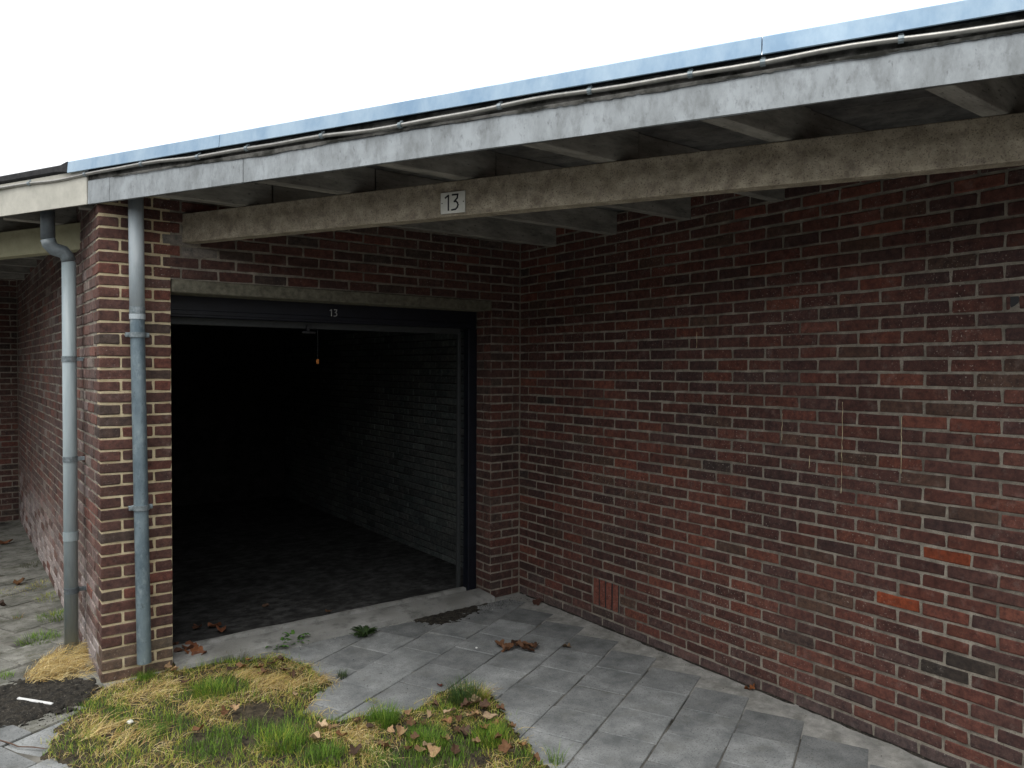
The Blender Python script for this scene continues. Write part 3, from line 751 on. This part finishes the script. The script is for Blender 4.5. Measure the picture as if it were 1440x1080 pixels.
def blade(mb, x, y, z, h, lean, az, wd, col, seg=3, droop=.6):
    dx, dy = math.cos(az), math.sin(az); px, py = -dy, dx; v = []
    for i in range(seg+1):
        t = i/seg; r = lean*h*t**1.6; zz = h*t*(1-droop*lean*.35*t); ww = wd*(1-t)**.7*.5
        if i == seg: v.append((x+dx*r, y+dy*r, z+zz))
        else: v += [(x+dx*r-px*ww, y+dy*r-py*ww, z+zz), (x+dx*r+px*ww, y+dy*r+py*ww, z+zz)]
    f = [(2*i, 2*i+1, 2*i+3, 2*i+2) for i in range(seg-1)]+[(2*seg-2, 2*seg-1, 2*seg)]
    mb.add(v, f, None, col)
def strand(mb, x, y, z, L, az, wd, col, hump=.03, curl=.6, seg=5):
    v = []; a = az
    for i in range(seg+1):
        t = i/seg; ww = wd*(1-.7*t)*.5; px, py = -math.sin(a), math.cos(a)
        zz = z+hump*math.sin(math.pi*min(1, t*1.1))*(1-.3*t)
        v += [(x-px*ww, y-py*ww, zz), (x+px*ww, y+py*ww, zz+wd*.3)]
        x += math.cos(a)*L/seg; y += math.sin(a)*L/seg; a += curl*rg.uniform(-.6, .6)
    mb.add(v, [(2*i, 2*i+1, 2*i+3, 2*i+2) for i in range(seg)], None, col)
def shade(c, rng=rg): k = rng.uniform(.75, 1.25); return tuple(x*k for x in c)
# the continuous sward: short blades whose colour drifts between green and straw
greens = [(ground(u, v), r) for u, v, r in [(200,957,.07),(300,975,.15),(157,1013,.10),(233,1027,.14),(290,1055,.16),(370,1037,.12),(405,1052,.14),(417,1020,.06),(457,1067,.12),(540,1015,.09),(600,1040,.12),(690,1035,.10),(640,1065,.14),(735,1070,.06),(560,1075,.14)]]
bare = [(ground(u, v), r) for u, v, r in [(352,1008,.15),(388,1012,.10),(560,1030,.07),(675,1010,.07),(720,1060,.05)]]
sw = MB(); n = 0
xs = [p.x for p in poly]; ys = [p.y for p in poly]
while n < 34000:
    x, y = rg.uniform(min(xs), max(xs)), rg.uniform(min(ys), max(ys))
    if not inside(x, y, poly):
        if edge(x, y, poly) > .05 or rg.random() > .13: continue
    n += 1
    P = Vector((x, y, 0)); g = max([max(0, 1-(P-c).length/(r*1.25)) for c, r in greens]+[0]); b = max([max(0, 1-(P-c).length/r) for c, r in bare]+[0])
    if rg.random() < b*2.2 or rg.random() < .1*(1-g) or rg.random() < 3.2*(noise.noise((x*11, y*11, 6))-.18): continue
    nz = noise.noise((x*5, y*5, 2))*.5+.5; e = min(1, edge(x, y, poly)/.06)
    t = g*1.3+(nz-.5)*1.5+.24+rg.uniform(-.3, .3)
    z = gz(x, y)-.003
    if t > .60: blade(sw, x, y, z, rg.uniform(.025, .07)*(.5+.5*e), rg.uniform(.1, .9), rg.uniform(0, 6.28), .0028, shade(rg.choice(GREEN)))
    elif t > .12: blade(sw, x, y, z, rg.uniform(.02, .05)*(.5+.5*e), rg.uniform(.3, 1.3), rg.uniform(0, 6.28), .0026, shade(rg.choice(LIME+GREEN[:1])))
    elif rg.random() < .55: strand(sw, x, y, z+.004, rg.uniform(.03, .13), R(32)+rg.choice((0, math.pi))+rg.gauss(0, .75), .0024, shade(rg.choice(STRAW)), .014, .35, 4)
    else: blade(sw, x, y, z, rg.uniform(.015, .04), rg.uniform(.6, 1.5), rg.uniform(0, 6.28), .0024, shade(rg.choice(STRAW[:3]+LIME)))
tag(sw.build('grass', M['grass']), 'short patchy green and yellowed grass at the foot of the brick pier', 'grass', kind='stuff')
# straw swathes lying over the grass
def swathe(name, label, spots, L, n, az, spread, hump, wid=.0027):
    mb = MB()
    for (u, v, r, k) in spots:
        c = ground(u, v)
        for _ in range(int(n*k)):
            a = rg.uniform(0, 6.28); q = r*math.sqrt(rg.random()); x, y = c.x+q*math.cos(a), c.y+q*math.sin(a)
            base_h = hump*max(0, 1-(q/r)**2)
            strand(mb, x, y, gz(x, y)+base_h*rg.random()+.004, L*rg.uniform(.25, 1.35), az+rg.gauss(0, spread)+.9*noise.noise((x*9, y*9, 4)), wid*rg.uniform(.5, 1.2), shade(rg.choice(STRAW+STRAW[:3])), .03*rg.random()**2+.004, .55, 6)
    o = mb.build(name, M['grass']); tag(o, label, 'dry grass'); return o
swathe('straw_clump', 'golden clump of dead grass heaped against the pier below the plastic downpipe', [(92,930,.15,1.1),(74,945,.15,.9),(112,925,.10,.7),(62,955,.10,.5),(95,950,.12,.7),(50,962,.06,.25)], .13, 420, R(40), .75, .085)
swathe('straw_swathe', 'combed yellow straw tapering over the paving edge in front of the threshold', [(372,967,.10,1.0),(410,972,.07,.6),(440,968,.05,.35),(345,958,.07,.4)], .14, 230, R(28), .55, .02)
swathe('straw_swathe', 'loose yellow straw lying across the grass right below the zinc downpipe', [(220,978,.12,1),(283,1000,.12,.7),(170,990,.09,.6)], .11, 190, R(30), 1.0, .012)
swathe('straw_swathe', 'long pale straw trailing off the grass onto the grey slab', [(133,1036,.09,.8),(180,1050,.10,.8),(110,1044,.04,.3)], .20, 90, R(42), .35, .006)
swathe('straw_swathe', 'yellow straw between the two grass tufts beside the paving', [(500,1040,.11,1),(455,1040,.08,.5),(520,1070,.10,.6)], .09, 220, R(20), 1.4, .012)
def tuft(u, v, r, n, h, label, name='grass_tuft', pal=None, z=0, lean=(.1, .9), wd=.003, droop=.6):
    c = ground(u, v); mb = MB(); pal = pal or GREEN
    for _ in range(n):
        a = rg.uniform(0, 6.28); q = r*math.sqrt(rg.random()); x, y = c.x+q*math.cos(a), c.y+q*math.sin(a)
        blade(mb, x, y, gz(x, y)+z-.004, h*rg.uniform(.45, 1.15), rg.uniform(*lean), a+rg.gauss(0, .8), wd*rg.uniform(.7, 1.2), shade(rg.choice(pal)), 4, droop)
    o = mb.build(name, M['grass']); tag(o, label, 'grass tuft'); return o
tuft(652, 992, .085, 520, .13, 'tall spiky blue-green grass tuft with dry leaves caught at its base', pal=[(.06,.12,.04),(.08,.15,.045),(.05,.09,.03),(.12,.17,.04)])
tuft(676, 985, .05, 220, .08, 'yellow-brown dying tuft leaning against the tall spiky grass', pal=LIME+STRAW[:4], lean=(.4,1.3))
tuft(540, 1022, .075, 420, .10, 'upright bright green grass tuft at the edge of the paving')
tuft(690, 1045, .09, 480, .075, 'dense green tuft spreading beside curled brown leaves', pal=GREEN[:4]+LIME[:1])
tuft(600, 1050, .10, 480, .07, 'fine green tuft between leaf litter and yellow straw')
tuft(300, 978, .11, 500, .075, 'lush lime-green grass tuft among straw in front of the pier', pal=LIME+GREEN)
tuft(395, 1052, .12, 520, .075, 'broad green tuft beside the bare black soil', pal=GREEN+LIME[:1])
tuft(205, 956, .05, 160, .05, 'little green tuft directly under the zinc downpipe')
tuft(455, 1072, .08, 320, .06, 'dark green tuft next to tan maple leaves')
tuft(782, 1072, .035, 60, .09, 'sparse thin tuft standing alone in a paving joint')
tuft(481, 952, .03, 110, .05, 'small dark grass tuft growing alone in a tile joint', pal=[(.045,.08,.03),(.07,.11,.04),(.09,.12,.06)])
tuft(332, 930, .07, 90, .07, 'wispy grey-green grass against the threshold edge', pal=[(.05,.075,.035),(.07,.09,.04),(.16,.14,.07)])
tuft(523, 986, .035, 90, .018, 'tiny yellow-green moss tuft in a paving joint', pal=LIME, lean=(.5, 1.6))
tuft(430, 938, .03, 80, .025, 'low yellowish tuft beside the small green weed', pal=LIME+STRAW[:1], lean=(.5, 1.4))
for u, v, r, n_, h, lb, pal in [(80,868,.13,360,.05,'green grass along the wall foot behind the plastic downpipe',GREEN+LIME[:1]),(55,900,.13,360,.05,'fresh green grass strip on the slabs beside the straw clump',GREEN),(76,840,.14,260,.035,'yellow-green moss mound at the foot of the party wall',LIME),(62,822,.14,200,.03,'lime moss in the gap between wall and old slabs',LIME+STRAW[:1]),(30,830,.16,160,.02,'yellowed moss growing around a dead leaf on old slabs',LIME+STRAW[:2]),(6,953,.05,90,.04,'small green tuft beside black soil on the slabs',GREEN),(48,795,.12,320,.03,'thin dark moss line along the party wall',[(.06,.07,.03),(.09,.09,.035)]),(25,870,.03,40,.05,'few dry weed stalks rising from a slab joint',STRAW[3:]+GREEN[2:3])]:
    tuft(u, v, r, n_, h, lb, pal=pal, lean=(.3, 1.2))
# weeds: rosettes of broad leaves
def weed(u, v, n, L, wd, label, cols, rise=.4):
    c = ground(u, v); mb = MB()
    for i in range(n):
        az = rg.uniform(0, 6.28); l = L*rg.uniform(.5, 1.1); w_ = wd*rg.uniform(.7, 1.2); col = shade(rg.choice(cols)); v_ = []; r0 = rg.uniform(0, .03); up = rise*rg.uniform(.3, 1.3)
        for k in range(5):
            t = k/4; ww = w_*math.sin(math.pi*(.12+.82*t))*.5*(1+.3*(k % 2)); d = r0+l*t; z = .004+l*up*math.sin(t*2.2)
            v_ += [(c.x+math.cos(az)*d-math.sin(az)*ww, c.y+math.sin(az)*d+math.cos(az)*ww, z+.003), (c.x+math.cos(az)*d, c.y+math.sin(az)*d, z), (c.x+math.cos(az)*d+math.sin(az)*ww, c.y+math.sin(az)*d-math.cos(az)*ww, z+.003)]
        mb.add(v_, [(3*k+a, 3*k+3+a, 3*k+4+a, 3*k+1+a) for k in range(4) for a in (0, 1)], None, col)
    o = mb.build('weed', M['grass']); tag(o, label, 'weed')
weed(513, 893, 60, .085, .016, 'dark feathery weed rosette growing alone beside the threshold', [(.04,.075,.022),(.055,.095,.028),(.03,.055,.02)])
weed(415, 904, 44, .08, .02, 'bright green leafy weed against the concrete threshold', [(.07,.17,.03),(.10,.21,.04),(.05,.12,.025)], .6)
weed(390, 912, 30, .065, .018, 'small bright green weed next to brown leaf litter', [(.06,.15,.03),(.09,.2,.04)], .6)
weed(422, 940, 22, .035, .016, 'small green weed sprouting between brown leaves and tile', [(.06,.16,.04),(.05,.12,.03)], .5)
# dead leaves
def leaf_mesh(seed):
    r = random.Random(seed); lob = r.choice((5, 5, 3, 1)); n = 26; out = []; ph = r.uniform(0, 6.28)
    for i in range(n):
        a = 2*math.pi*i/n
        rad = 1.0*(.62+.38*abs(math.cos(lob*a/2)))*(.85+.15*math.cos(a)) if lob > 1 else 1.0/math.sqrt(math.cos(a)**2+(math.sin(a)*1.9)**2)
        out.append((rad*math.cos(a)*(1+.08*r.uniform(-1,1)), rad*math.sin(a)*(1+.08*r.uniform(-1,1))))
    c1, c2, tw = r.uniform(.5, 1.3), r.uniform(-.4, .7), r.uniform(-.8, .8)
    def lift(x, y): return c1*y*y+c2*x*x*.6+tw*x*y+.2*math.sin(5*x+ph)*abs(y)+.09*math.sin(9*y+ph)
    v = [(0, 0, lift(0, 0))]
    for s_ in (.5, 1): v += [(x*s_, y*s_, lift(x*s_, y*s_)) for x, y in out]
    f = [(0, 1+i, 1+(i+1) % n) for i in range(n)]+[(1+i, 1+n+i, 1+n+(i+1) % n, 1+(i+1) % n) for i in range(n)]
    mb = MB(); mb.add(v, f); zmin = min(p[2] for p in mb.v); mb.v = [(a, b, c-zmin) for a, b, c in mb.v]
    return mb.mesh('dead_leaf')
LV = [leaf_mesh(i) for i in range(10)]; rl = random.Random(41)
for me in LV:
    me.materials.append(M['leaf']); me.polygons.foreach_set('use_smooth', [True]*len(me.polygons))
BRN = [(.13,.068,.036),(.10,.054,.032),(.17,.085,.04),(.075,.045,.03)]; TAN = [(.34,.22,.12),(.42,.30,.19),(.28,.17,.09),(.25,.13,.06)]
def leaf(u, v, s, pal, label, group=None, z=0, flip=None):
    c = ground(u, v); o = link('dead_leaf', rl.choice(LV), None); o.color = (*shade(rl.choice(pal), rl), 1)
    o.location = (c.x, c.y, gz(c.x, c.y)+z+.004); o.scale = (s, s*rl.uniform(.7, 1), s*rl.uniform(.7, 1.3)); o.rotation_euler = (rl.uniform(-.3, .3), rl.uniform(-.3, .3), rl.uniform(0, 6.28))
    tag(o, label, 'leaf', group)
L1 = 'dry curled leaf caught in the grass patch in front of the pier'
for u, v, s, p_ in [(450,1035,.045,TAN),(443,1053,.045,TAN),(470,1033,.04,TAN),(502,1025,.04,BRN),(563,1043,.045,TAN[3:]+BRN[2:3]),(580,1030,.035,BRN),(575,1015,.03,TAN),(605,1015,.03,TAN),(667,997,.045,TAN),(680,1003,.04,BRN+TAN),(655,1005,.04,BRN),(633,1012,.035,TAN[2:]),(680,1037,.04,TAN),(640,1038,.04,BRN),(625,1050,.04,TAN[2:]),(713,1067,.045,BRN),(700,1050,.03,BRN),(613,1070,.045,TAN),(690,1020,.04,TAN),(705,1005,.035,BRN),(500,1070,.045,BRN),(660,1020,.03,TAN),(640,1070,.04,BRN),(590,1065,.03,TAN),(720,1035,.03,BRN),(735,1058,.035,TAN),(330,1010,.035,TAN),(318,1016,.035,BRN+TAN),(280,1040,.03,BRN),(262,970,.03,BRN),(245,953,.035,TAN),(235,950,.03,TAN),(540,1060,.035,BRN),(755,1075,.03,BRN),(650,985,.03,BRN),(670,1015,.032,TAN),(595,1028,.03,BRN),(415,990,.03,TAN),(612,1002,.03,BRN),(630,1027,.032,TAN),(655,1042,.035,BRN),(668,1055,.03,TAN),(585,1050,.03,BRN),(548,1038,.03,TAN),(520,1033,.03,BRN),(603,1060,.035,TAN),(698,1030,.03,TAN),(645,1022,.03,BRN),(480,1048,.03,BRN),(575,1068,.035,BRN)]:
    tan = p_ is TAN or p_[0] in TAN
    leaf(u, v, s*1.02, TAN if tan else BRN, 'pale tan curled leaf caught in the grass patch' if tan else 'dark brown curled leaf caught in the grass patch', 'tan leaves in the grass' if tan else 'brown leaves in the grass', .012+rl.random()*.02)
L2 = 'dark brown leaf in the litter along the threshold edge'
for u, v, s in [(350,935,.04),(365,945,.04),(385,938,.035),(372,955,.035),(400,950,.03),(340,945,.035),(412,958,.035),(430,965,.03),(395,935,.03),(325,948,.03)]:
    leaf(u, v, s, BRN+TAN[3:], L2, 'leaf litter along the threshold', .006+rl.random()*.01)
L3 = 'russet crumpled leaf lying in the open doorway beside the pier'
for u, v, s in [(258,925,.065),(272,926,.07),(265,917,.06),(280,930,.05),(302,888,.05),(312,893,.045),(278,890,.04),(245,915,.035)]:
    leaf(u, v, s, [(.14,.055,.028),(.18,.07,.03),(.10,.045,.026)], L3, 'leaves in the doorway', .03)
L4 = 'wet dark brown leaf in the heap lying on the bare paving'
for u, v, s in [(703,911,.055),(718,914,.05),(725,908,.045),(754,910,.04),(730,910,.05),(742,911,.05),(750,914,.045),(735,916,.045),(745,918,.035),(712,917,.035)]:
    leaf(u, v, s, [(.085,.042,.024),(.12,.058,.03),(.06,.032,.02)], L4, 'leaf heap on the paving', .004+rl.random()*.012)
leaf(797, 911, .042, [(.20,.14,.09)], 'single pale brown curled leaf on the paving next to the leaf heap')
leaf(1056, 971, .045, [(.26,.095,.035)], 'single orange-brown leaf against the foot of the long brick wall')
leaf(618, 965, .026, [(.14,.04,.03)], 'tiny dark red leaf on the paving behind the spiky tuft')
leaf(755, 849, .06, [(.085,.04,.03)], 'flat dark red-brown leaf in the inner corner of the walls')
leaf(662, 838, .03, [(.20,.10,.04)], 'small tan leaf at the foot of the right door post', z=.03)
leaf(375, 857, .035, BRN, 'brown leaf inside the garage behind the threshold', z=.02)
leaf(462, 867, .035, BRN, 'brown leaf lying on the threshold strip', z=.03)
leaf(27, 822, .06, [(.16,.08,.035)], 'brown leaf ringed by yellow moss on the old slabs')
leaf(8, 765, .07, [(.14,.06,.03)], 'brown leaf on the slabs in the neighbouring bay')
leaf(2, 853, .05, [(.05,.03,.02)], 'black rotten leaf on the old slabs')
# bits
s = MB(); a, b = ground(25, 982, .02), ground(74, 990, .02); d = (b-a).normalized(); mt = Matrix((d, Vector((-d.y, d.x, 0)), Vector((0,0,1)))).transposed().to_4x4(); mt.translation = a
s.cbox(0, -.008, -.004, (b-a).length, .008, .004, .002, mt); s.cbox(.003, -.005, .004, (b-a).length-.003, .005, .0065, .001, mt)
tag(s.build('plastic_strip', M['white']), 'broken white plastic strip lying on the black soil', 'litter')
def scrap(u, v, r, label, mat='white'):
    c = ground(u, v); mb = MB(); vv = []; k = 9
    for i in range(4):
        for j in range(k):
            t = i/3; rad = r*math.sin(math.pi*(.15+.7*t))*rl.uniform(.6, 1.1); a = 6.28*j/k; vv.append((c.x+rad*math.cos(a), c.y+rad*math.sin(a), gz(c.x, c.y)+r*1.1*t*rl.uniform(.8, 1.2)))
    mb.add(vv, [(i*k+j, i*k+(j+1) % k, (i+1)*k+(j+1) % k, (i+1)*k+j) for i in range(3) for j in range(k)]+[tuple(range(3*k, 4*k))])
    tag(mb.build('scrap', M[mat]), label, 'litter')
scrap(183, 1022, .018, 'crumpled translucent white scrap in the grass below the pier', 'plate')
scrap(94, 983, .012, 'small white pebble on the black soil beside the straw clump')
scrap(670, 912, .009, 'tiny white chip on the paving left of the leaf heap')
s = MB(); a, b, c = ground(0,1041,.006), ground(26,1050,.008), ground(66,1053,.01); s.tube([a, a.lerp(b,.6)+Vector((0,0,.003)), b, b.lerp(c,.5)+Vector((0,.004,.002)), c], [.003,.0035,.003,.003,.002], 6)
tag(s.build('twig', plain('twig_bark', (.10,.055,.035), .8)), 'thin brown twig on the grey slab at the straw end', 'twig')
# grit swept along the threshold and the wall foot
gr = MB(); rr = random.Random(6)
for (u0, v0, u1, v1, sp, n_) in [(560,868,700,850,.07,1300),(760,845,1000,945,.03,420),(1000,945,1440,1115,.025,420),(500,885,420,905,.04,200),(0,985,140,990,.06,500),(60,1010,130,985,.07,260),(700,900,1200,1040,.5,160),(450,930,560,990,.3,60),(700,850,740,842,.06,200)]:  # real crumbs, laid denser in the recess corner to deepen its shade
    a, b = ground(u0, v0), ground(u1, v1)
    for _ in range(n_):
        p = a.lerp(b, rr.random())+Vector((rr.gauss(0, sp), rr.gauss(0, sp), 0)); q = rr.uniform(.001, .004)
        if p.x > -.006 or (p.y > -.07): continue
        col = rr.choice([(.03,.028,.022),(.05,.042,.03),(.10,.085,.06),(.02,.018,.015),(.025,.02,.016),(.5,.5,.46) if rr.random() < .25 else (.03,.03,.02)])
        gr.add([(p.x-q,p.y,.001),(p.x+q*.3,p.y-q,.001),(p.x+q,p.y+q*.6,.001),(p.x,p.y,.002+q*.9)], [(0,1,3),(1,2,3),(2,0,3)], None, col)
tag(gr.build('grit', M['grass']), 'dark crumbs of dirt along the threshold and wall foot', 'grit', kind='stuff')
